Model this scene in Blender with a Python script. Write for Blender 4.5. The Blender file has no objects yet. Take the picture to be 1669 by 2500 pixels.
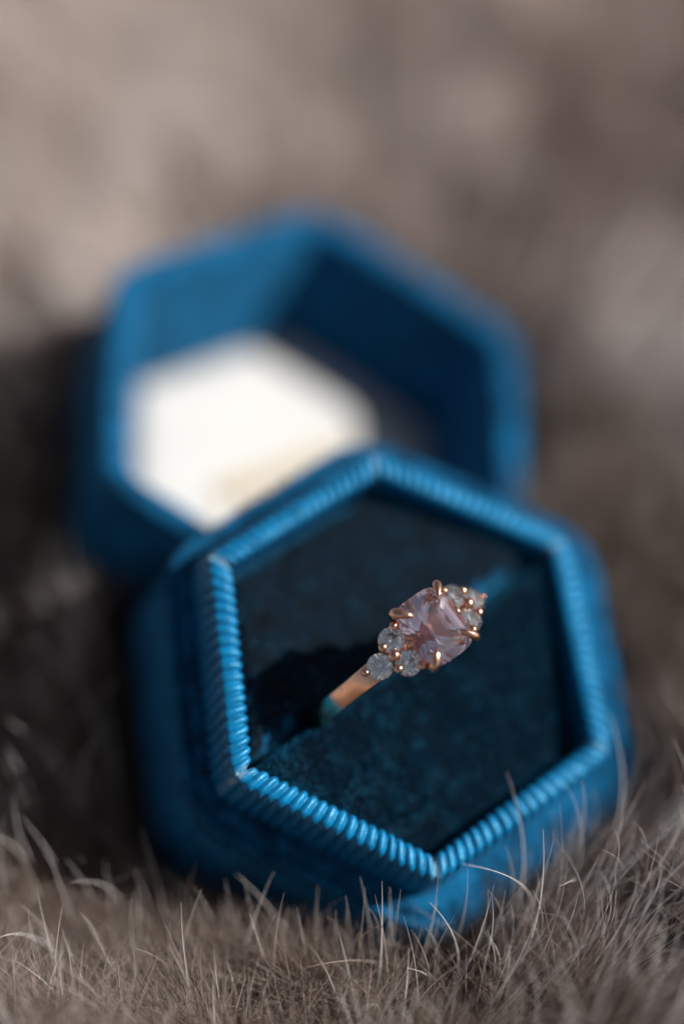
import bpy, bmesh, math, random
import numpy as np
from mathutils import Matrix, Vector

U = 0.01                      # everything below is written in centimetres, built in metres
rad = math.radians
rng = np.random.default_rng(7)
random.seed(7)
SC = bpy.context.scene
COL = SC.collection

# ------------------------------------------------------------------ camera
TH = rad(50)                  # the camera looks 50 degrees down
st, ct = math.sin(TH), math.cos(TH)
RW = np.array([[1, 0, 0], [0, st, -ct], [0, ct, st]], float)     # columns: camera right, up, back
CPOS = np.array([0.0, -23.6, 31.9])
cam_d = bpy.data.cameras.new('camera')
cam = bpy.data.objects.new('camera', cam_d)
COL.objects.link(cam)
M4 = Matrix([list(RW[i]) + [CPOS[i] * U] for i in range(3)] + [[0, 0, 0, 1]])
cam.matrix_world = M4
cam_d.sensor_fit = 'HORIZONTAL'
cam_d.sensor_width = 24.0
cam_d.lens = 100.0
cam_d.clip_start = 0.01
cam_d.clip_end = 50.0
cam_d.dof.use_dof = True
cam_d.dof.focus_distance = 0.3213
cam_d.dof.aperture_fstop = 2.9
cam_d.dof.aperture_blades = 0
SC.camera = cam

# ------------------------------------------------------------------ poses found from the photograph (camera frame, cm)
BASE_R = np.array([[0.7583533468306469, -0.5933852074105935, 0.2698039973330097], [0.5110480237017131, 0.798168000345177, 0.31899492267967305], [-0.404635785393676, -0.10402806761217981, 0.9085417119360306]])
BASE_T = np.array([0.7790274583470396, -1.6964970616272217, -33.275])
LID_R = np.array([[0.836464053376271, -0.4833727322468029, 0.2582221700967655], [0.3104289715444185, 0.8062270701906005, 0.5036186701440061], [-0.45162123625345263, -0.34109927149145775, 0.8244328632173603]])
LID_Z = 36.8
LID_K = LID_Z / 32.897        # size and distance of the lid go together
LID_T = np.array([-0.2681762375775804, 1.275474347534041, -32.89678799004323]) * LID_K

def to_world(R, T):
    return RW @ R, RW @ T + CPOS
BRW, BTW = to_world(BASE_R, BASE_T)
LRW, LTW = to_world(LID_R, LID_T)

def pose(o, R, T):
    o.matrix_world = Matrix([list(map(float, R[i])) + [float(T[i]) * U] for i in range(3)] + [[0, 0, 0, 1]])

# ------------------------------------------------------------------ light
s_loc = np.array([math.cos(rad(52)) * math.cos(rad(-21)), math.cos(rad(52)) * math.sin(rad(-21)), math.sin(rad(52))])
SUN = LRW @ s_loc             # direction towards the sun, world
SUN_EL = math.asin(SUN[2]); SUN_AZ = math.atan2(SUN[0], SUN[1])   # azimuth from +y, clockwise
w = bpy.data.worlds.new('World'); SC.world = w; w.use_nodes = True
nt = w.node_tree
sky = nt.nodes.new('ShaderNodeTexSky'); sky.sky_type = 'NISHITA'; sky.sun_disc = False
sky.sun_elevation = SUN_EL; sky.sun_rotation = SUN_AZ
sky.dust_density = 1.8; sky.air_density = 0.8; sky.ozone_density = 0.3
bg = nt.nodes['Background']; bg.inputs['Strength'].default_value = 0.05
hs = nt.nodes.new('ShaderNodeHueSaturation'); hs.inputs['Saturation'].default_value = .55; hs.inputs["Value"].default_value = 1.0
nt.links.new(sky.outputs['Color'], hs.inputs['Color']); nt.links.new(hs.outputs['Color'], bg.inputs['Color'])
sl = bpy.data.lights.new('sun', 'SUN'); so = bpy.data.objects.new('sun', sl); COL.objects.link(so)
sl.energy = 5.0; sl.angle = rad(1.3); sl.color = (1.0, 0.96, 0.91)
so.rotation_euler = Vector([float(v) for v in SUN]).to_track_quat('Z', 'Y').to_euler()
so.location = (0.5, -0.5, 1.0)
SC.view_settings.view_transform = 'Standard'; SC.view_settings.look = 'None'
SC.view_settings.exposure = 0.55; SC.view_settings.gamma = 1.0
SC.cycles.max_bounces = 14; SC.cycles.transmission_bounces = 12; SC.cycles.glossy_bounces = 8
SC.cycles.diffuse_bounces = 4; SC.cycles.transparent_max_bounces = 12
SC.cycles.use_denoising = True

# ------------------------------------------------------------------ helpers
def tag(o, label=None, cat=None, group=None, kind=None):
    if label: o['label'] = label
    if cat: o['category'] = cat
    if group: o['group'] = group
    if kind: o['kind'] = kind
    return o

def link_mesh(name, me, mat=None, parent=None, smooth=True):
    if mat: me.materials.append(mat)
    if smooth:
        me.polygons.foreach_set('use_smooth', np.ones(len(me.polygons), bool))
    o = bpy.data.objects.new(name, me); COL.objects.link(o)
    if parent is not None: o.parent = parent
    return o

def mesh(name, verts, faces, mat=None, parent=None, smooth=True, attr=None):
    me = bpy.data.meshes.new(name)
    me.from_pydata((np.asarray(verts, float) * U).tolist(), [], [tuple(int(i) for i in f) for f in faces])
    me.update()
    if attr is not None:
        a = me.attributes.new('wear', 'FLOAT', 'POINT'); a.data.foreach_set('value', np.asarray(attr, np.float32))
    return link_mesh(name, me, mat, parent, smooth)

def grid_faces(n, m, closed_n=False, closed_m=False, off=0):
    f = []
    for i in range(n if closed_n else n - 1):
        i2 = (i + 1) % n
        for j in range(m if closed_m else m - 1):
            j2 = (j + 1) % m
            f.append((off + i * m + j, off + i2 * m + j, off + i2 * m + j2, off + i * m + j2))
    return f

def merge(parts):
    V = []; F = []; o = 0
    for v, f in parts:
        V.append(np.asarray(v, float)); F += [tuple(i + o for i in q) for q in f]; o += len(v)
    return np.concatenate(V), F

def vnoise(x, y, seed=0):
    """smooth value noise, vectorised, about -1..1"""
    r = np.random.default_rng(seed).uniform(-1, 1, (64, 64))
    xi = np.floor(x).astype(int); yi = np.floor(y).astype(int)
    fx = x - xi; fy = y - yi; fx = fx * fx * (3 - 2 * fx); fy = fy * fy * (3 - 2 * fy)
    g = lambda a, b: r[a % 64, b % 64]
    return (g(xi, yi) * (1 - fx) + g(xi + 1, yi) * fx) * (1 - fy) + (g(xi, yi + 1) * (1 - fx) + g(xi + 1, yi + 1) * fx) * fy

def fbm(x, y, seed=0, o=4):
    s = 0; a = 1.0; t = 0
    for k in range(o):
        s = s + a * vnoise(x * 2 ** k + 13 * k, y * 2 ** k + 7 * k, seed + k); t += a; a *= .5
    return s / t

# ------------------------------------------------------------------ materials
def newmat(name):
    m = bpy.data.materials.new(name); m.use_nodes = True
    return m, m.node_tree, m.node_tree.nodes['Principled BSDF']

def noise(nt, scale, detail=4, rough=.6, vec=None, stretch=None):
    tc = nt.nodes.new('ShaderNodeTexCoord'); src = tc.outputs['Object']
    if stretch:
        mp = nt.nodes.new('ShaderNodeMapping'); mp.inputs['Scale'].default_value = stretch
        nt.links.new(src, mp.inputs['Vector']); src = mp.outputs['Vector']
    n = nt.nodes.new('ShaderNodeTexNoise'); n.inputs['Scale'].default_value = scale
    n.inputs['Detail'].default_value = detail; n.inputs['Roughness'].default_value = rough
    nt.links.new(src, n.inputs['Vector'])
    return n.outputs['Fac']

def ramp(nt, fac, stops):
    r = nt.nodes.new('ShaderNodeValToRGB')
    while len(r.color_ramp.elements) < len(stops): r.color_ramp.elements.new(.5)
    for e, (p, c) in zip(r.color_ramp.elements, stops):
        e.position = p; e.color = (*c, 1)
    nt.links.new(fac, r.inputs['Fac'])
    return r.outputs['Color']

def bump(nt, fac, strength, dist):
    b = nt.nodes.new('ShaderNodeBump'); b.inputs['Strength'].default_value = strength
    b.inputs['Distance'].default_value = dist
    nt.links.new(fac, b.inputs['Height'])
    return b

def velvet(name, dark, light, sheen, sheen_w=1.0, sheen_r=.35):
    m, nt, p = newmat(name)
    big = noise(nt, 260, 5, .65)
    fine = noise(nt, 2600, 3, .7)
    mx = nt.nodes.new('ShaderNodeMath'); mx.operation = 'MULTIPLY_ADD'
    nt.links.new(fine, mx.inputs[0]); mx.inputs[1].default_value = .5
    nt.links.new(big, mx.inputs[2])
    c = ramp(nt, mx.outputs[0], [(.6, dark), (.95, light)])
    nt.links.new(c, p.inputs['Base Color'])
    p.inputs['Roughness'].default_value = .9
    p.inputs['Specular IOR Level'].default_value = .15
    p.inputs['Sheen Weight'].default_value = sheen_w
    p.inputs['Sheen Roughness'].default_value = sheen_r
    p.inputs['Sheen Tint'].default_value = (*sheen, 1)
    b1 = bump(nt, big, .55, .0012)
    b2 = bump(nt, fine, .9, .00022)
    nt.links.new(b1.outputs[0], b2.inputs['Normal'])
    nt.links.new(b2.outputs[0], p.inputs['Normal'])
    return m

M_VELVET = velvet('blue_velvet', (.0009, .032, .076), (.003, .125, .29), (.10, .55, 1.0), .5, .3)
M_PAD = velvet('blue_velvet_pad', (.0002, .0020, .0042), (.0008, .010, .021), (.06, .40, .80), 0.5, .3)  # same velvet as the body, coloured darker for the dim light on the pad

def ribbon_mat():
    m, nt, p = newmat('ribbed_blue_ribbon')
    big = noise(nt, 900, 3, .6)
    c = ramp(nt, big, [(.3, (.001, .088, .20)), (.7, (.002, .155, .35))])
    at = nt.nodes.new('ShaderNodeAttribute'); at.attribute_name = 'wear'
    mix = nt.nodes.new('ShaderNodeMix'); mix.data_type = 'RGBA'
    nt.links.new(at.outputs['Fac'], mix.inputs['Factor'])
    nt.links.new(c, mix.inputs['A']); mix.inputs['B'].default_value = (.28, .42, .5, 1)
    nt.links.new(mix.outputs['Result'], p.inputs['Base Color'])
    p.inputs['Roughness'].default_value = .33
    p.inputs['Specular IOR Level'].default_value = .6
    p.inputs['Specular Tint'].default_value = (.35, .80, 1.0, 1)
    p.inputs['Sheen Weight'].default_value = .15
    p.inputs['Sheen Roughness'].default_value = .35
    p.inputs['Sheen Tint'].default_value = (.2, .55, 1, 1)
    fine = noise(nt, 5200, 2, .6)
    b = bump(nt, fine, .45, .00008)
    nt.links.new(b.outputs[0], p.inputs['Normal'])
    return m
M_RIB = ribbon_mat()

def gold_mat():
    m, nt, p = newmat('rose_gold')
    n = noise(nt, 900, 3, .6)
    c = ramp(nt, n, [(.3, (.72, .38, .25)), (.75, (.86, .50, .34))])
    nt.links.new(c, p.inputs['Base Color'])
    p.inputs['Metallic'].default_value = 1
    r = nt.nodes.new('ShaderNodeMapRange'); r.inputs['To Min'].default_value = .09; r.inputs['To Max'].default_value = .22
    nt.links.new(n, r.inputs['Value']); nt.links.new(r.outputs[0], p.inputs['Roughness'])
    b = bump(nt, noise(nt, 2200, 2, .5), .12, .00006)
    nt.links.new(b.outputs[0], p.inputs['Normal'])
    return m
M_GOLD = gold_mat()

def gem_mat(name, col, ior, rough=0.0, tr=1.0):
    m, nt, p = newmat(name)
    p.inputs['Base Color'].default_value = (*col, 1)
    p.inputs['Transmission Weight'].default_value = tr
    p.inputs['Roughness'].default_value = rough
    p.inputs['IOR'].default_value = ior
    return m
M_PINK = gem_mat('pink_gemstone', (.985, .80, .90), 1.77, 0, .993)
M_DIA = gem_mat('clear_diamond', (.985, .99, .975), 2.40, .01, .993)

def satin():
    m, nt, p = newmat('white_satin')
    n = noise(nt, 60, 3, .5)
    nt.links.new(ramp(nt, n, [(.3, (.45, .445, .43)), (.7, (.49, .49, .48))]), p.inputs['Base Color'])
    p.inputs['Roughness'].default_value = .5
    b = bump(nt, noise(nt, 120, 3, .5), .3, .001); nt.links.new(b.outputs[0], p.inputs['Normal'])
    return m
M_SATIN = satin()
m_, nt_, p_ = newmat('gold_foil'); M_FOIL = m_
nt_.links.new(ramp(nt_, noise(nt_, 500, 3), [(.3, (.62, .40, .10)), (.7, (.75, .52, .18))]), p_.inputs['Base Color'])
p_.inputs['Roughness'].default_value = .4; p_.inputs['Metallic'].default_value = .6

m_, nt_, p_ = newmat('fur_backing'); M_SKIN = m_
nt_.links.new(ramp(nt_, noise(nt_, 90, 5), [(.3, (.030, .018, .010)), (.7, (.075, .05, .035))]), p_.inputs['Base Color'])
p_.inputs['Roughness'].default_value = .95

def fur_mat(name, stops, rough, spec, reach=.6, root=(.14, .085, .055)):
    m, nt, p = newmat(name)
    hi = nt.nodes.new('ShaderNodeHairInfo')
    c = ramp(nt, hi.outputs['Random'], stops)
    # roots painted darker brown, standing in for shade deep in the pile
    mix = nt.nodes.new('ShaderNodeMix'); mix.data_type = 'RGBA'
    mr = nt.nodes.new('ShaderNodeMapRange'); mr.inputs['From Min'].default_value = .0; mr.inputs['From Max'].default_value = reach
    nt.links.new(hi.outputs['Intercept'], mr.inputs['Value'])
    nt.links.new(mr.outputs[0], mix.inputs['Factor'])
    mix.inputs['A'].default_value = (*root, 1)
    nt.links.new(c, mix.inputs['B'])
    big = ramp(nt, noise(nt, 30, 3, .55, stretch=(1.5, .55, 1)), [(.34, (.74, .69, .66)), (.62, (1, 1, 1))])
    mul = nt.nodes.new('ShaderNodeMix'); mul.data_type = 'RGBA'; mul.blend_type = 'MULTIPLY'; mul.inputs['Factor'].default_value = 1
    nt.links.new(mix.outputs['Result'], mul.inputs['A']); nt.links.new(big, mul.inputs['B'])
    nt.links.new(mul.outputs['Result'], p.inputs['Base Color'])
    p.inputs['Roughness'].default_value = rough
    p.inputs['Specular IOR Level'].default_value = spec
    return m
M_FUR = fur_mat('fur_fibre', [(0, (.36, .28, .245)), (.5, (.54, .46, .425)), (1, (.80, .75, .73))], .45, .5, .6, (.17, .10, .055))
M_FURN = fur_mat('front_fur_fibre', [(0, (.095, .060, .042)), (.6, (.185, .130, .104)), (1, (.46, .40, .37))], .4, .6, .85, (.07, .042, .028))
def pile_mat():
    m, nt, p = newmat('blue_velvet_pile')
    hi = nt.nodes.new('ShaderNodeHairInfo')
    c = ramp(nt, hi.outputs['Random'], [(0, (.0006, .012, .026)), (.7, (.004, .060, .125)), (1, (.04, .26, .45))])
    nt.links.new(c, p.inputs['Base Color'])
    p.inputs['Roughness'].default_value = .45
    p.inputs['Specular IOR Level'].default_value = .5
    p.inputs['Specular Tint'].default_value = (.15, .5, .9, 1)
    return m
M_PILE = pile_mat()
M_GUARD = fur_mat('guard_hair_fibre', [(0, (.45, .35, .29)), (.3, (.80, .75, .72)), (1, (.97, .97, .97))], .15, 1.0, .25, (.2, .14, .11))  # pale hair, whitened further in colour to stand for backlit glints

# ------------------------------------------------------------------ hexagonal sweeps
HEXA = [60 * k for k in range(6)]           # vertex k at 60k degrees; 0 deg is the far right corner of the slot
def hex_path(R, fil, nstr, narc):
    """rounded hexagon, counter-clockwise, starting in the middle of corner 0. returns points, outward normals, arclength, side index"""
    P = []; N = []; side = []; sloc = []
    cut = fil * math.tan(rad(30))
    for k in range(6):
        a0, a1 = rad(60 * k), rad(60 * (k + 1))
        v0 = np.array([R * math.cos(a0), R * math.sin(a0)]); v1 = np.array([R * math.cos(a1), R * math.sin(a1)])
        d = (v1 - v0) / np.linalg.norm(v1 - v0); n = np.array([d[1], -d[0]])
        L = np.linalg.norm(v1 - v0)
        s0 = v0 + d * cut; c0 = s0 - n * fil; s1 = v1 - d * cut; c1 = s1 - n * fil
        na = math.atan2(n[1], n[0])
        for j in range(narc):                # second half of the arc at v0
            t = na - rad(30) + rad(30) * j / narc
            u = np.array([math.cos(t), math.sin(t)]); P.append(c0 + u * fil); N.append(u); side.append(k); sloc.append(-1 + j / narc)
        for j in range(nstr + 1):
            P.append(s0 + (s1 - s0) * j / nstr); N.append(n); side.append(k); sloc.append(j / nstr)
        for j in range(1, narc + 1):
            t = na + rad(30) * j / narc
            u = np.array([math.cos(t), math.sin(t)]); P.append(c1 + u * fil); N.append(u); side.append(k); sloc.append(1 + j / narc)
    return np.array(P), np.array(N), np.array(side), np.array(sloc)

def sweep_hex(R, fil, profile, nstr=24, narc=6, cap_last=False, cap_first=False, wob=0.0, seed=0, closed_profile=False):
    P, N, S, L = hex_path(R, fil, nstr, narc)
    prof = np.array(profile, float)
    n, m = len(P), len(prof)
    V = np.zeros((n, m, 3))
    V[:, :, :2] = P[:, None] + N[:, None] * prof[None, :, 0:1]
    V[:, :, 2] = prof[None, :, 1]
    if wob:
        th = np.arctan2(P[:, 1], P[:, 0]) * 6
        amp = wob * fbm(th[:, None] + 0 * V[:, :, 2], V[:, :, 2] * 2.5 + 20, seed)
        V[:, :, :2] += N[:, None] * amp[:, :, None]
    F = [tuple(reversed(f)) for f in grid_faces(n, m, True, closed_profile)]
    V = V.reshape(-1, 3)
    if cap_last: F.append([i * m + m - 1 for i in range(n)][::-1])
    if cap_first: F.append([i * m for i in range(n)])
    return V, F

def round_profile(pts, r, seg=5):
    """round the corners of an open (offset, z) polyline"""
    out = [pts[0]]
    for i in range(1, len(pts) - 1):
        p = np.array(pts[i], float); a = np.array(pts[i - 1], float); b = np.array(pts[i + 1], float)
        rr = r[i] if isinstance(r, (list, tuple)) else r
        da = min(rr, np.linalg.norm(a - p) * .45); db = min(rr, np.linalg.norm(b - p) * .45)
        pa = p + (a - p) / np.linalg.norm(a - p) * da; pb = p + (b - p) / np.linalg.norm(b - p) * db
        for t in np.linspace(0, 1, seg + 1):
            out.append(tuple((1 - t) ** 2 * pa + 2 * t * (1 - t) * p + t * t * pb))
    out.append(pts[-1])
    return out

def resample(prof, n):
    p = np.array(prof, float); d = np.r_[0, np.cumsum(np.linalg.norm(np.diff(p, axis=0), axis=1))]
    t = np.linspace(0, d[-1], n)
    return np.c_[np.interp(t, d, p[:, 0]), np.interp(t, d, p[:, 1])]

# ------------------------------------------------------------------ ring box base
# hand-made box: its corners are a little out of true
CORNER = np.array([[.018, .055], [-.062, -.045], [.065, .040], [-.020, .030], [-.052, -.010], [.062, -.052]])
def warp(V):
    V = np.array(V, float)
    r = np.hypot(V[:, 0], V[:, 1]); a = np.degrees(np.arctan2(V[:, 1], V[:, 0])) % 360 / 60
    k = np.floor(a).astype(int) % 6; t = a - np.floor(a)
    t = np.sin(rad(60) * t) / (np.sin(rad(60) * t) + np.sin(rad(60) * (1 - t)) + 1e-9)
    d = CORNER[k] * (1 - t)[:, None] + CORNER[(k + 1) % 6] * t[:, None]
    V[:, :2] += d * np.clip((r - .9) / 1.3, 0, 1)[:, None]
    return V
R_IN = 2.33
base = bpy.data.objects.new('ring_box', None); COL.objects.link(base)
tag(base, 'open blue velvet hexagonal ring box in front, holding the ring inside its ribbed rim', 'ring box')
base.empty_display_size = .01

BH = 3.25                                            # depth of the box below the rim plane
prof = round_profile([(.10, -.62), (.27, -.70), (.50, -.74), (.575, -.84), (.68, -.78), (.77, -1.05), (.75, -1.9), (.80, -BH), (.2, -BH)],
                     [0, .05, .08, .05, .10, .1, .3, .18, 0], 5)
V, F = sweep_hex(R_IN, .10, resample(prof, 90), 40, 8, cap_last=True, wob=.022, seed=3)
V = warp(V); V[:, :2] += np.array([[.20, -.15]]) * np.clip((-V[:, 2:3] - .62) / .5, 0, 1)      # the rim sits slightly off centre
body = mesh('body', V, F, M_VELVET, base)
# base plate under the velvet keeps the pad from showing through: inner tray
V, F = sweep_hex(R_IN, .10, [(.10, -.62), (-.05, -.75), (-.3, -.75)], 4, 3, cap_last=True)
mesh('inner_tray', warp(V), F, M_VELVET, base)

# ribbed trim: six lengths mitred at the corners
def trim(k):
    R = R_IN; fil = .05
    a0, a1 = rad(60 * k), rad(60 * (k + 1))
    v0 = np.array([math.cos(a0), math.sin(a0)]) * R; v1 = np.array([math.cos(a1), math.sin(a1)]) * R
    d = (v1 - v0) / R; n = np.array([d[1], -d[0]])
    NR = 19; spr = 14
    NS = NR * spr + 1
    prf = resample(round_profile([(.0, -.62), (.0, .0), (.13, .022), (.27, -.01), (.295, -.30), (.31, -.72)], [0, .06, .10, .10, .1, 0], 8), 220)
    tg = np.gradient(prf, axis=0); tg /= np.linalg.norm(tg, axis=1)[:, None]
    nn = np.c_[-tg[:, 1], tg[:, 0]]                  # profile normal, outwards of the roll
    if nn[110, 1] < 0: nn = -nn
    m = len(prf)
    s = np.linspace(0, 1, NS)
    rs = np.random.default_rng(100 + k)
    ph = s * NR + .13 * vnoise(s * 7, s * 0 + k, 50 + k)
    f = np.abs(np.sin(math.pi * ph)) ** .75
    ampk = 1 + .25 * vnoise(ph * .9, s * 0 + 3, 77 + k)
    V = np.zeros((NS, m, 3)); W = np.zeros((NS, m))
    for i in range(NS):
        off = prf[:, 0]
        # fan the ribs out towards the rounded outer corner
        edge = np.minimum(s[i], 1 - s[i]) * R        # distance to the nearer mitre
        base2 = v0 + (v1 - v0) * s[i]
        # widen along the length with the offset so that pieces meet on the mitre
        spread = off * math.tan(rad(30)) * (2 * s[i] - 1)
        # round the outer corner: pull the outside in where the mitre is near
        e = max(0, 1 - edge / .30)
        pull = (e ** 2.2) * (PULL[k] * (1 - s[i]) + PULL[(k + 1) % 6] * s[i]) * np.clip(off / .30, 0, 1) ** 1.3
        pin = base2[None, :] + n[None, :] * (off - pull)[:, None] + d[None, :] * (spread * (1 - .10 * e ** 2))[:, None]
        amp = .050 * ampk[i] * (1 - .35 * e)
        thr = .0011 * np.sin(np.arange(m) * (2 * math.pi / 3.9))        # single threads across the rib
        disp = (f[i] - .72) * amp + thr * (f[i] > .6)
        disp = disp - .03 * e ** 6
        V[i, :, :2] = pin + n[None, :] * (nn[:, 0] * disp)[:, None]
        V[i, :, 2] = prf[:, 1] + nn[:, 1] * disp - .012 * e * e
        # small sideways wander of each rib on the outer wall
        V[i, :, :2] += d[None, :] * (.02 * np.clip(off / .30, 0, 1) * vnoise(np.full(m, ph[i] * .5), np.arange(m) * .023, 11 + k))[:, None]
        W[i] = np.clip(1.3 - edge / .05, 0, 1) * np.clip(.55 + vnoise(np.full(m, s[i] * 90), np.arange(m) * .14, 5 + k), 0, 1) * .8
    Ff = grid_faces(NS, m)
    return V.reshape(-1, 3), Ff, W.ravel()
PULL = [.10, .0, .0, .06, .04, .10]
for k in range(6):
    V, F, W = trim(k)
    # orient outwards
    a, b, c = V[F[0][0]], V[F[0][1]], V[F[0][2]]
    mid = F[len(F) // 2 + 92 - (len(F) // 2) % 219]
    nrm = np.cross(V[mid[1]] - V[mid[0]], V[mid[2]] - V[mid[0]])
    if nrm[2] < 0: F = [tuple(reversed(q)) for q in F]
    mesh('ribbed_trim', warp(V), F, M_RIB, base, attr=W)

# cushion in two halves, pressed together along the slot
def cushion_half(sgn):
    nx, ny = 300, 130
    xs = np.linspace(-2.22, 2.22, nx); ts = np.linspace(0, 1, ny)
    ap = (R_IN - .03) * math.cos(rad(30))
    X = np.zeros((nx, ny)); Y = np.zeros((nx, ny)); Z = np.zeros((nx, ny))
    for i, x in enumerate(xs):
        ymax = min(ap, (R_IN - .03 - abs(x)) * math.sqrt(3))
        gap = .012 + .03 * max(0, abs(x) - 1.0)
        y = gap + (max(ymax, gap + .001) - gap) * (ts ** 1.0)
        X[i] = x; Y[i] = y
    # rounding near the slot and the rim
    slot = Y
    rimd = np.minimum(ap - Y, ((R_IN - .03) * math.sqrt(3) - Y - np.abs(X) * math.sqrt(3)) / 2)
    def shoulder(d, r):
        q = np.clip(1 - d / r, 0, 1); return r * (1 - np.sqrt(np.clip(1 - q * q, 0, 1)))
    rs = .13 + .06 * np.clip((np.abs(X) - .85) / .7, 0, 1)
    drop_s = shoulder(slot, rs) * 1.9
    if sgn > 0:
        drop_s = drop_s + .34 * np.clip((np.abs(X) - 1.0) / .3, 0, 1) * np.clip(1 - slot / .34, 0, 1) ** 1.2
    else:
        drop_s = drop_s * .6
    drop_r = shoulder(rimd, .20) * 1.3
    dome = .12 - .22 * Y / ap
    Z = -.30 + dome - drop_s - drop_r + .012 * fbm(X * 2.2 + 9, Y * 2.2 * sgn + 9, 31)
    # press marks along the slot beside the shank
    for xc in (-1.2, 1.1):
        Z -= .06 * np.exp(-((X - xc) / .16) ** 2 - (slot / .16) ** 2)
    Vt = np.stack([X, Y * sgn, Z], -1).reshape(-1, 3)
    Ft = grid_faces(nx, ny)
    if sgn < 0: Ft = [tuple(reversed(f)) for f in Ft]
    # slot wall going down, and a skirt along the rim
    extra = []; nV = len(Vt)
    wall = Vt.reshape(nx, ny, 3)[:, 0].copy(); wall[:, 2] = -.74; rim = Vt.reshape(nx, ny, 3)[:, -1].copy(); rim[:, 2] = -.74
    Vt = np.concatenate([Vt, wall, rim])
    for i in range(nx - 1):
        a = i * ny; b = (i + 1) * ny
        f1 = (a, nV + i, nV + i + 1, b); f2 = (a + ny - 1, b + ny - 1, nV + nx + i + 1, nV + nx + i)
        extra += [f1, f2] if sgn > 0 else [f1[::-1], f2[::-1]]
    return Vt, Ft + extra
for s in (1, -1):
    V, F = cushion_half(s)
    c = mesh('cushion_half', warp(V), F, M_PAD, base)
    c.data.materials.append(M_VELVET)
    if s > 0:                                        # sunlit flank painted in brighter velvet where the slot opens
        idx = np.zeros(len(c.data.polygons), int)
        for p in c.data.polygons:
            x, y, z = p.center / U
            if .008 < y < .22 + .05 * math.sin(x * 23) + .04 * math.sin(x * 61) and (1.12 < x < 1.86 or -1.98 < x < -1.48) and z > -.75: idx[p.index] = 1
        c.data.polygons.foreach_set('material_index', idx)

def pile(name, faces_pts, normals, n_len, mat, seed, r0):
    r = np.random.default_rng(seed); N = len(faces_pts)
    x, y = faces_pts[:, 0], faces_pts[:, 1]
    nap = np.c_[.95 * fbm(x * 4.5 + 7, y * 4.5 + 3, 201, 4), .75 * fbm(x * 4.5 + 27, y * 4.5 + 13, 211, 4), np.zeros(N)]
    d = normals + nap + r.normal(0, .28, (N, 3)); d /= np.linalg.norm(d, axis=1)[:, None]
    L = (n_len * r.uniform(.6, 1.25, N))[:, None]
    P = np.stack([faces_pts, faces_pts + d * L * .5 + 0, faces_pts + d * L + nap * L * .25], 1)
    cu = bpy.data.hair_curves.new(name); cu.add_curves([3] * N)
    cu.attributes['position'].data.foreach_set('vector', (P * U).astype(np.float32).ravel())
    ra = cu.attributes.get('radius') or cu.attributes.new('radius', 'FLOAT', 'POINT')
    ra.data.foreach_set('value', np.tile(np.array([r0, r0 * .9, r0 * .45]) * U, N).astype(np.float32))
    cu.materials.append(mat)
    o = bpy.data.objects.new(name, cu); COL.objects.link(o); o.parent = base; o['kind'] = 'stuff'
    return o
def sample(o, n, seed, keep=None):
    me = o.data; r = np.random.default_rng(seed)
    nf = len(me.polygons)
    ar = np.empty(nf); me.polygons.foreach_get('area', ar)
    ce = np.empty(nf * 3); me.polygons.foreach_get('center', ce); ce = ce.reshape(-1, 3) / U
    no = np.empty(nf * 3); me.polygons.foreach_get('normal', no); no = no.reshape(-1, 3)
    if keep is not None: ar = ar * keep(ce)
    i = r.choice(nf, n, p=ar / ar.sum())
    vi = np.array([list(p.vertices)[:4] if len(p.vertices) >= 4 else list(p.vertices) + [p.vertices[0]] for p in me.polygons])[i]
    co = np.empty(len(me.vertices) * 3); me.vertices.foreach_get('co', co); co = co.reshape(-1, 3) / U
    u = r.uniform(0, 1, (n, 1)); v = r.uniform(0, 1, (n, 1))
    p = (co[vi[:, 0]] * (1 - u) + co[vi[:, 1]] * u) * (1 - v) + (co[vi[:, 3]] * (1 - u) + co[vi[:, 2]] * u) * v
    return p, no[i]
halves = [o for o in base.children if o.name.startswith('cushion_half')]
for q, o in enumerate(halves):
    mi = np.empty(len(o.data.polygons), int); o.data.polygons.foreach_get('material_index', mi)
    p, nn_ = sample(o, 5000 if q == 0 else 46000, 300 + q, lambda c: ((c[:, 2] > -.5) & (mi == 0)).astype(float))  # shade put into the pile: fewer bright fibres on the first half
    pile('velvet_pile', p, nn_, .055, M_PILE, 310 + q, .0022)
p, nn_ = sample(body, 16000, 320, lambda c: ((c[:, 2] > -1.15) & (c[:, 2] < -.6)).astype(float))
pile('velvet_pile', p, nn_, .045, M_PILE, 321, .0022)
pose(base, BRW, BTW)

# ------------------------------------------------------------------ lid
lid = bpy.data.objects.new('box_lid', None); COL.objects.link(lid)
tag(lid, 'blue velvet hexagonal lid lying open side up behind the ring box, lined in white', 'box lid')
lid.empty_display_size = .01
RL = 2.88 * LID_K; LF = 1.72 * LID_K                  # outer corner radius, depth of the lining
LHT = LF + .35
# measured inwards from a small inner hexagon so that offsets are always outwards
RI = 2.14 * LID_K
w_ = (RL - RI) * math.cos(rad(30)); w0 = .42 * math.cos(rad(30)) * LID_K
prof = round_profile([(.0, -LF - .05), (w0 - .03, -.06), (w0 + .03, 0), (w_ - .03, 0), (w_, -.06), (w_ + .02, -LHT * .5), (w_, -LHT), (.1, -LHT)],
                     [0, .08, .12, .12, .08, .3, .12, 0], 6)
V, F = sweep_hex(RI, .06, resample(prof, 80), 30, 8, cap_last=True, wob=.02, seed=9)
mesh('lid_shell', V, F, M_VELVET, lid)
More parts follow.
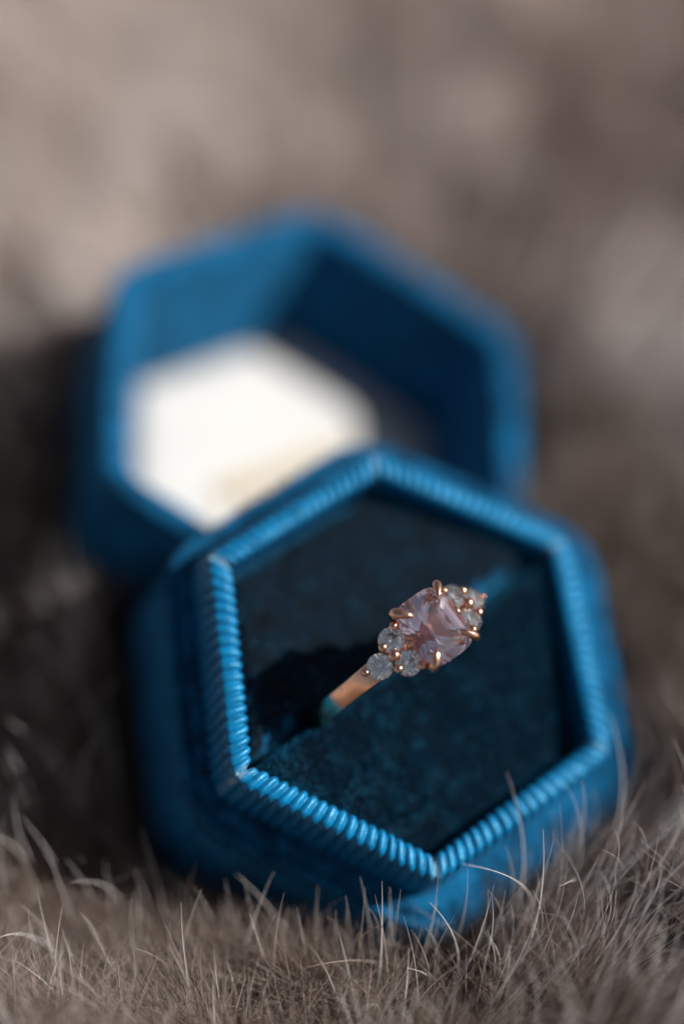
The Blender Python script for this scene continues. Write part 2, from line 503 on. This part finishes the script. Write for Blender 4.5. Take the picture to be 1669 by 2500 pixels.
# lining pad
n = 48
P, N, S, L = hex_path(RI - .01, .05, 20, 4)
rings = [1.0, .985, .96, .9, .8, .65, .45, .25, .1]
VV = []
for r in rings:
    z = -LF - .12 * max(0, (r - .93) / .07) ** 2 + .05 * (1 - r)
    q = P * r
    VV.append(np.c_[q, z + .025 * fbm(q[:, 0] * 1.3 + 5, q[:, 1] * 1.3 + 5, 4)])
m = len(rings)
V = np.stack(VV, 1).reshape(-1, 3)
F = grid_faces(len(P), m, True)
V = np.concatenate([V, [[0, 0, V[m - 1::m, 2].mean()]]])
F += [(i * m + m - 1, ((i + 1) % len(P)) * m + m - 1, len(V) - 1) for i in range(len(P))]
mesh('lining', V, [tuple(f) for f in F], M_SATIN, lid)
# gold foil flourish stamped in the middle of the lining
def foil():
    parts = []
    t = np.linspace(0, 1, 160)
    x = -1.05 + 2.1 * t + .07 * np.sin(t * 2 * math.pi * 7); y = .16 * np.sin(t * 2 * math.pi * 7 + 1.3) * (1 - .4 * t)
    c = np.c_[x, y]; d = np.gradient(c, axis=0); d /= np.linalg.norm(d, axis=1)[:, None]; nn = np.c_[-d[:, 1], d[:, 0]]
    wd = .022 + .018 * np.abs(np.sin(t * 40))
    A = c + nn * wd[:, None]; B = c - nn * wd[:, None]
    V = np.zeros((160, 2, 3)); V[:, 0, :2] = A; V[:, 1, :2] = B
    q = V[..., :2]
    V[..., 2] = -LF + .095 + 0 * q[..., 0]
    return V.reshape(-1, 3), [tuple(reversed(f)) for f in grid_faces(160, 2)]
V, F = foil()
mesh('foil_stamp', V, F, M_FOIL, lid)
pose(lid, LRW, LTW)

# ------------------------------------------------------------------ the ring
RC = np.array([-.075, .045, -.28]); RB = 1.26            # centre and outer radius of the band, in the box's frame
ring = bpy.data.objects.new('ring', None); COL.objects.link(ring)
tag(ring, 'rose gold ring with pink stone and diamond clusters standing in the velvet slot', 'ring')
ring.empty_display_size = .01

def tube(path, radii, seg=10, flat=None, caps=True):
    path = np.array(path, float); n = len(path)
    radii = np.broadcast_to(radii, (n,)) if np.ndim(radii) < 2 else radii
    V = []; up = None
    for i in range(n):
        d = path[min(i + 1, n - 1)] - path[max(i - 1, 0)]; d /= np.linalg.norm(d) + 1e-9
        if up is None:
            up = np.cross(d, [0.3, 1, .2]); up /= np.linalg.norm(up)
        up = up - d * (up @ d); up /= np.linalg.norm(up); sd = np.cross(d, up)
        for k in range(seg):
            a = 2 * math.pi * k / seg
            V.append(path[i] + radii[i] * (math.cos(a) * up + math.sin(a) * sd))
    F = grid_faces(n, seg, False, True)
    F = [tuple(reversed(f)) for f in F]
    if caps: F += [tuple(range(seg)), tuple(reversed(range((n - 1) * seg, n * seg)))]
    return np.array(V), F

def ball(c, r, sx=(1, 1, 1), frame=None, n=12):
    V = []; m = n * 2
    for i in range(1, n):
        t = math.pi * i / n
        for k in range(m):
            a = 2 * math.pi * k / m
            V.append((math.sin(t) * math.cos(a), math.sin(t) * math.sin(a), math.cos(t)))
    V = np.array(V + [(0, 0, 1), (0, 0, -1)]) * r * np.array(sx)
    if frame is not None: V = V @ np.array(frame)
    F = [tuple(f) for f in grid_faces(n - 1, m, False, True)]
    top = len(V) - 2; bot = len(V) - 1
    F += [(top, k, (k + 1) % m) for k in range(m)] + [(bot, (n - 2) * m + (k + 1) % m, (n - 2) * m + k) for k in range(m)]
    return V + np.array(c), F

def frame_at(x, R):
    """frame on the arc over the ring centre: origin, tangent u (+x side), v (across), outward w"""
    a = math.asin(x / R)
    w_ = np.array([math.sin(a), 0, math.cos(a)]); u = np.array([math.cos(a), 0, -math.sin(a)])
    return RC + w_ * R, u, np.array([0, 1., 0]), w_

# band: flat-topped section, growing taller towards the shoulders
def band():
    n = 160; V = []
    for i in range(n):
        a = 2 * math.pi * i / n                      # 0 = top
        w_ = np.array([math.sin(a), 0, math.cos(a)])
        aa = min(a, 2 * math.pi - a)
        sh = max(0, 1 - max(0, math.degrees(aa) - 30) / 26)
        sh = sh * sh * (3 - 2 * sh)
        low = 1 - max(0, min(1, (22 - math.degrees(aa)) / 8))       # the band dips below the head
        ro = RB + .075 * sh * low - .11 * (1 - low); ri = 1.12 + .05 * sh
        hw = .120 + .012 * sh - .012 * (1 - low)
        ch = .018
        sec = [(hw - ch, ro), (hw - ch * .3, ro - ch * .3), (hw, ro - ch), (hw, ri + .03), (hw - .03, ri), (-hw + .03, ri), (-hw, ri + .03), (-hw, ro - ch), (-hw + ch * .3, ro - ch * .3), (-hw + ch, ro)]
        for (y, r) in sec:
            V.append(RC + w_ * r + np.array([0, y, 0]))
    F = grid_faces(n, 10, True, True)
    return np.array(V), F
V, F = band()
bnd = mesh('band', V, F, M_GOLD, ring)
bm = bmesh.new(); bm.from_mesh(bnd.data); bmesh.ops.recalc_face_normals(bm, faces=bm.faces); bm.to_mesh(bnd.data); bm.free()

def hull(name, pts, mat, parent, frame=None, org=None):
    pts = np.array(pts, float)
    if frame is not None: pts = pts @ np.array(frame) + np.array(org)
    bm = bmesh.new()
    for p in pts * U: bm.verts.new(tuple(p))
    bmesh.ops.convex_hull(bm, input=bm.verts)
    loose = [v for v in bm.verts if not v.link_faces]
    bmesh.ops.delete(bm, geom=loose, context='VERTS')
    bmesh.ops.dissolve_limit(bm, angle_limit=rad(.6), verts=bm.verts, edges=bm.edges)
    bmesh.ops.recalc_face_normals(bm, faces=bm.faces)
    me = bpy.data.meshes.new(name); bm.to_mesh(me); bm.free()
    return link_mesh(name, me, mat, parent, smooth=False)

def diamond_pts(r):
    P = []
    for k in range(8):
        a = 2 * math.pi * (k + .5) / 8
        P.append((r * .56 * math.cos(a), r * .56 * math.sin(a), r * .31))
    for k in range(8):
        a = 2 * math.pi * k / 8
        P.append((r * .79 * math.cos(a), r * .79 * math.sin(a), r * .205))
    for k in range(16):
        a = 2 * math.pi * k / 16
        P.append((r * math.cos(a), r * math.sin(a), r * .02)); P.append((r * math.cos(a), r * math.sin(a), -r * .02))
    for k in range(8):
        a = 2 * math.pi * (k + .5) / 8
        P.append((r * .26 * math.cos(a) * 1.0, r * .26 * math.sin(a) * 1.0, -r * .655))
    P.append((0, 0, -r * .87))
    return P

def superell(a, b, e, t):
    c, s = math.cos(t), math.sin(t)
    return (a * math.copysign(abs(c) ** (2 / e), c), b * math.copysign(abs(s) ** (2 / e), s))

# centre stone: cushion cut, long axis across the band
CO, CU, CV, CW = frame_at(-.01, 1.57)
FR = np.array([CU, CV, CW])
A_, B_ = .355, .42
pts = []
for k in range(32):
    x, y = superell(A_, B_, 3.7, 2 * math.pi * (k + .5) / 32)
    pts += [(x, y, .012), (x, y, -.012)]
for sx in (-1, 1):
    for sy in (-1, 1):
        pts += [(sx * .115, sy * .225, .150), (sx * .140, sy * .195, .150)]                 # table
        pts += [(sx * .225, sy * .320, .090), (sx * .262, sy * .270, .090)]                 # crown step
        pts += [(sx * .215, sy * .310, -.110), (sx * .262, sy * .235, -.110)]               # pavilion steps
        pts += [(sx * .100, sy * .195, -.245), (sx * .135, sy * .105, -.245)]
pts += [(0, .07, -.375), (0, -.07, -.375)]
hull('centre_stone', pts, M_PINK, ring, FR, CO)['label'] = 'pink cushion cut centre stone'

# diamonds: three each side
DI = []
for sx in (-1, 1):
    for (dx, dy, R, r) in ((.475, .158, 1.525, .150), (.475, -.158, 1.525, .150), (.72, 0, 1.49, .150)):
        o, u, v, w2 = frame_at(sx * dx, R)
        o = o + v * dy
        w3 = w2 + v * dy * .35; w3 /= np.linalg.norm(w3); u3 = u - w3 * (u @ w3); u3 /= np.linalg.norm(u3); v3 = np.cross(w3, u3)
        rot = random.random()
        c, s = math.cos(rot), math.sin(rot)
        fr = np.array([u3 * c + v3 * s, -u3 * s + v3 * c, w3])
        hull('diamond', diamond_pts(r), M_DIA, ring, fr, o)
        DI.append((o, u3, v3, w3, r, sx, dx, dy))

# collets under the diamonds
def collet(o, u, v, w2, r):
    V = []; seg = 32
    prof = [(.99 * r, -.015), (1.04 * r, -.02), (1.03 * r, -.05), (.75 * r, -.20), (.62 * r, -.20), (.90 * r, -.055)]
    for k in range(seg):
        a = 2 * math.pi * k / seg
        for (q, z) in prof: V.append(o + u * q * math.cos(a) + v * q * math.sin(a) + w2 * z)
    return np.array(V), grid_faces(seg, len(prof), True, True)
def fix(o):
    bm = bmesh.new(); bm.from_mesh(o.data); bmesh.ops.recalc_face_normals(bm, faces=bm.faces); bm.to_mesh(o.data); bm.free(); return o
for (o, u, v, w2, r, sx, dx, dy) in DI:
    V, F = collet(o, u, v, w2, r); fix(mesh('collet', V, F, M_GOLD, ring))
# bead prongs
beads = [(.375, .272, .052), (.335, .0, .066), (.375, -.274, .058), (.600, .150, .055), (.600, -.150, .055), (.555, .0, .072), (.862, .045, .046)]
for sx in (-1, 1):
    for (dx, dy, r) in beads:
        if sx > 0 and dx > .8: r *= .6; dy = -.02
        o, u, v, w2 = frame_at(sx * dx, 1.54 if dx < .8 else 1.485)
        c = o + v * dy + w2 * .022
        parts = [ball(c, r, (1, 1, .85), [u, v, w2]), tube([c, c - w2 * .10, c - w2 * .22], [r * .8, r * .72, r * .5], 10)]
        V, F = merge(parts); fix(mesh('bead_prong', V, F, M_GOLD, ring))
# claws on the centre stone
for i, (sx, sy, big) in enumerate(((-1, 1, 1.15), (1, 1, 1.05), (1, -1, 1.0), (-1, -1, 1.1))):
    px, py = sx * A_ * .80, sy * B_ * .80
    dirn = np.array([px, py]); dirn /= np.linalg.norm(dirn)
    def L(x, y, z): return CO + CU * x + CV * y + CW * z
    path = [L(px * .35, py * .30, -.46), L(px * .75, py * .72, -.26), L(px * 1.08, py * 1.08, -.06), L(px * 1.13, py * 1.13, .02), L(px * 1.07, py * 1.07, .075), L(px * .93, py * .93, .105), L(px * .76, py * .76, .128), L(px * .62, py * .62, .135)]
    path = np.array(path)
    # smooth it
    tt = np.linspace(0, len(path) - 1, 34); k0 = np.arange(len(path))
    pp = np.c_[[np.interp(tt, k0, path[:, j]) for j in range(3)]].T
    for _ in range(3): pp[1:-1] = (pp[:-2] + 2 * pp[1:-1] + pp[2:]) / 4
    rr = np.interp(tt, k0, [.030, .032, .042, .056, .060, .052, .034, .005]) * big
    V, F = tube(pp, rr, 14); fix(mesh('claw', V, F, M_GOLD, ring))
# basket rails under the centre stone
def rail(z, sc, r):
    p = [CO + CU * superell(A_ * sc, B_ * sc, 3, t)[0] + CV * superell(A_ * sc, B_ * sc, 3, t)[1] + CW * z for t in np.linspace(0, 2 * math.pi, 61)]
    return tube(p, r, 8, caps=False)
V, F = rail(-.12, .90, .030); fix(mesh('gallery_rail', V, F, M_GOLD, ring))
pose(ring, BRW, BTW)

# ------------------------------------------------------------------ fur throw
def plane_of(Rw, Tw, depth):
    n = Rw[:, 2]; c = Tw - n * depth
    return n, c
nb, cb = plane_of(BRW, BTW, BH); nl, cl = plane_of(LRW, LTW, LHT)
print('sun', SUN); print('base bottom', cb, 'normal', nb, '| lid bottom', cl, 'normal', nl)
def ground(x, y):
    x = np.asarray(x, float); y = np.asarray(y, float)
    # the throw swells up in front of the boxes and higher still on the right
    t = np.clip((-3.0 - y) / 3.4, 0, 1); t = t * t * (3 - 2 * t)
    xc = np.clip(x, -5.5, 5.5)
    ridge = 2.4 + .038 * xc ** 2 + .05 * xc + .36 * np.clip(-6.4 - y, 0, 4.5)
    back = GZ + .3 * fbm(x * .16 + 3, y * .16 + 5, 21, 3)
    back = back - 1.5 * np.exp(-((x + 6.8) / 3.2) ** 2 - ((y + .5) / 4.2) ** 2)      # hollow added on the left to lengthen the box shadows
    g = back * (1 - t) + ridge * t + .2 * fbm(x * .6 + 3, y * .6 + 1, 41, 2)
    for (n, c, r) in ((nb, cb, 3.4), (nl, cl, 3.6)):
        z = c[2] - (n[0] * (x - c[0]) + n[1] * (y - c[1])) / n[2] - .12
        d = np.hypot(x - c[0], y - c[1])
        wgt = np.clip(1 - (d - r * .88) / (r * .25), 0, 1); wgt = wgt * wgt * (3 - 2 * wgt)
        g = g * (1 - wgt) + z * wgt
    return g
GZ = float(min(cb[2], cl[2])) + .15
xs = np.concatenate([np.linspace(-60, -14, 24)[:-1], np.linspace(-14, 14, 141), np.linspace(14, 60, 24)[1:]])
ys = np.concatenate([np.linspace(-45, -16, 16)[:-1], np.linspace(-16, 34, 240), np.linspace(34, 110, 40)[1:]])
XX, YY = np.meshgrid(xs, ys, indexing='ij')
V = np.stack([XX, YY, ground(XX, YY)], -1).reshape(-1, 3)
gnd = mesh('ground', V, grid_faces(len(xs), len(ys)), M_SKIN)
tag(gnd, 'brown backing of the fur throw under the boxes', None, kind='structure')

def inside_box(P, Rw, Tw, rad_, depth, top, m=.06):
    Q = (P - Tw) @ Rw
    ax = np.abs(Q[..., 0]); ay = np.abs(Q[..., 1])
    ap = rad_ * math.cos(rad(30)) + m
    hexd = np.maximum(ay, ay * .5 + ax * math.cos(rad(30)))
    return (hexd < ap) & (Q[..., 2] < top + m) & (Q[..., 2] > -depth - .6)

def make_fur(name, roots, length, lean, curl, r_root, r_tip, npt, mat, seed, label, spread=.25, arc=.8):
    """roots Nx2, lean Nx2 (horizontal drift at the tip as a share of the length)"""
    r = np.random.default_rng(seed)
    N = len(roots)
    z0 = ground(roots[:, 0], roots[:, 1]) - .05
    t = np.linspace(0, 1, npt)[None, :, None]
    az = r.uniform(0, 2 * math.pi, N); sp = np.abs(r.normal(0, spread, N))
    d0 = np.c_[np.cos(az) * sp, np.sin(az) * sp] + lean
    d1 = r.normal(0, curl, (N, 2)) + lean * arc - (d0 - lean) * .3
    H = d0[:, None, :] * t + d1[:, None, :] * t ** 2.4
    Z = t[..., 0] * (1 - .30 * np.clip(np.linalg.norm(d0 + d1, axis=1), 0, 1.6)[:, None] * t[..., 0])
    P = np.zeros((N, npt, 3))
    P[..., :2] = roots[:, None, :] + H * length[:, None, None]
    P[..., 2] = z0[:, None] + Z * length[:, None]
    bad = (inside_box(P, BRW, BTW, R_IN + .9, BH, -.7) | inside_box(P, BRW, BTW, R_IN + .45, BH, .05) | inside_box(P, LRW, LTW, RL, LHT, .05)).any(1)
    P = P[~bad]; N = len(P)
    cu = bpy.data.hair_curves.new(name)
    cu.add_curves([npt] * N)
    cu.attributes['position'].data.foreach_set('vector', (P * U).astype(np.float32).ravel())
    ra = cu.attributes.get('radius') or cu.attributes.new('radius', 'FLOAT', 'POINT')
    tt = np.linspace(0, 1, npt)
    rr = (r_root + (r_tip - r_root) * tt ** 2)[None, :] * r.uniform(.7, 1.3, N)[:, None]
    ra.data.foreach_set('value', (rr * U).astype(np.float32).ravel())
    cu.materials.append(mat)
    o = bpy.data.objects.new(name, cu); COL.objects.link(o)
    tag(o, label, None, kind='stuff')
    print(name, N)
    return o

def scatter(n, x0, x1, y0, y1, seed):
    r = np.random.default_rng(seed); return np.c_[r.uniform(x0, x1, n), r.uniform(y0, y1, n)]
def lean_field(q, k, tuft=.30):
    x, y = q[:, 0], q[:, 1]
    lx = .28 * fbm(x * .3, y * .3, 61, 2) + .12 * np.tanh(x / 3) + .30 * np.clip((x - .2) / 3, 0, 1) * np.clip(-y / 4, 0, 1) + tuft * vnoise(x * 1.6, y * 1.6, 63)
    ly = .28 * fbm(x * .3 + 9, y * .3, 71, 2) + .05 + tuft * vnoise(x * 1.6 + 5, y * 1.6, 73)
    return np.c_[lx, ly] * k
# tufts: pull roots together a little so that the pile clumps
def clump(q, s, amt, seed):
    return q + amt * np.c_[vnoise(q[:, 0] * s, q[:, 1] * s, seed), vnoise(q[:, 0] * s + 31, q[:, 1] * s, seed + 1)]
near = clump(scatter(120000, -6.5, 6.5, -10.5, 2, 1), 1.1, .35, 3)
mid = clump(scatter(60000, -12, 12, 3, 26, 2), .8, .4, 5)
far = clump(scatter(30000, -30, 30, 20, 70, 4), .5, .6, 7)
side = scatter(26000, -30, 30, -30, 26, 5); side = side[(np.abs(side[:, 0]) > 6.5) | (side[:, 1] < -10.5)]
def lens(q, a, b, seed):
    r = np.random.default_rng(seed); return r.uniform(a, b, len(q)) * (1 + .3 * fbm(q[:, 0] * .35, q[:, 1] * .35, 91, 3))
LB = 'soft brown grey fur pile of the throw around the boxes'
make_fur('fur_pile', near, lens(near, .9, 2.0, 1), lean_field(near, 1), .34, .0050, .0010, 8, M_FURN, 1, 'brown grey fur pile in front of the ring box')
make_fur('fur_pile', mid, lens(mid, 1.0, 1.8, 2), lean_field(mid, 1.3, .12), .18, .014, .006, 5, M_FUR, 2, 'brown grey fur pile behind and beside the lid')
make_fur('fur_pile', far, lens(far, 1.4, 2.2, 3), lean_field(far, 1.3, .1), .2, .04, .02, 4, M_FUR, 3, 'fur pile far behind the boxes')
make_fur('fur_pile', side, lens(side, 1.2, 2.0, 4), lean_field(side, 1.2), .2, .03, .012, 4, M_FUR, 4, 'fur pile at both sides of the boxes')
gq = scatter(8500, -6.5, 6.5, -10.5, 4, 11)
gq = gq[np.random.default_rng(12).uniform(0, 1, len(gq)) < .2 + .8 * np.clip((gq[:, 0] + 1) / 3, 0, 1)]
gl = np.c_[.16 * fbm(gq[:, 0] * .5, gq[:, 1] * .5, 161, 2) - .10 + .95 * np.clip((gq[:, 0] + .3) / 2.6, 0, 1), .12 + .12 * fbm(gq[:, 0] * .5 + 8, gq[:, 1] * .5, 171, 2)]
make_fur('guard_hair', gq, np.random.default_rng(5).uniform(1.4, 2.2, len(gq)) * (1 + .35 * np.clip(gq[:, 0] / 2, 0, 1)), gl, .16, .0076, .0009, 14, M_GUARD, 8, 'long pale guard hairs standing out of the fur', .14, -.35)
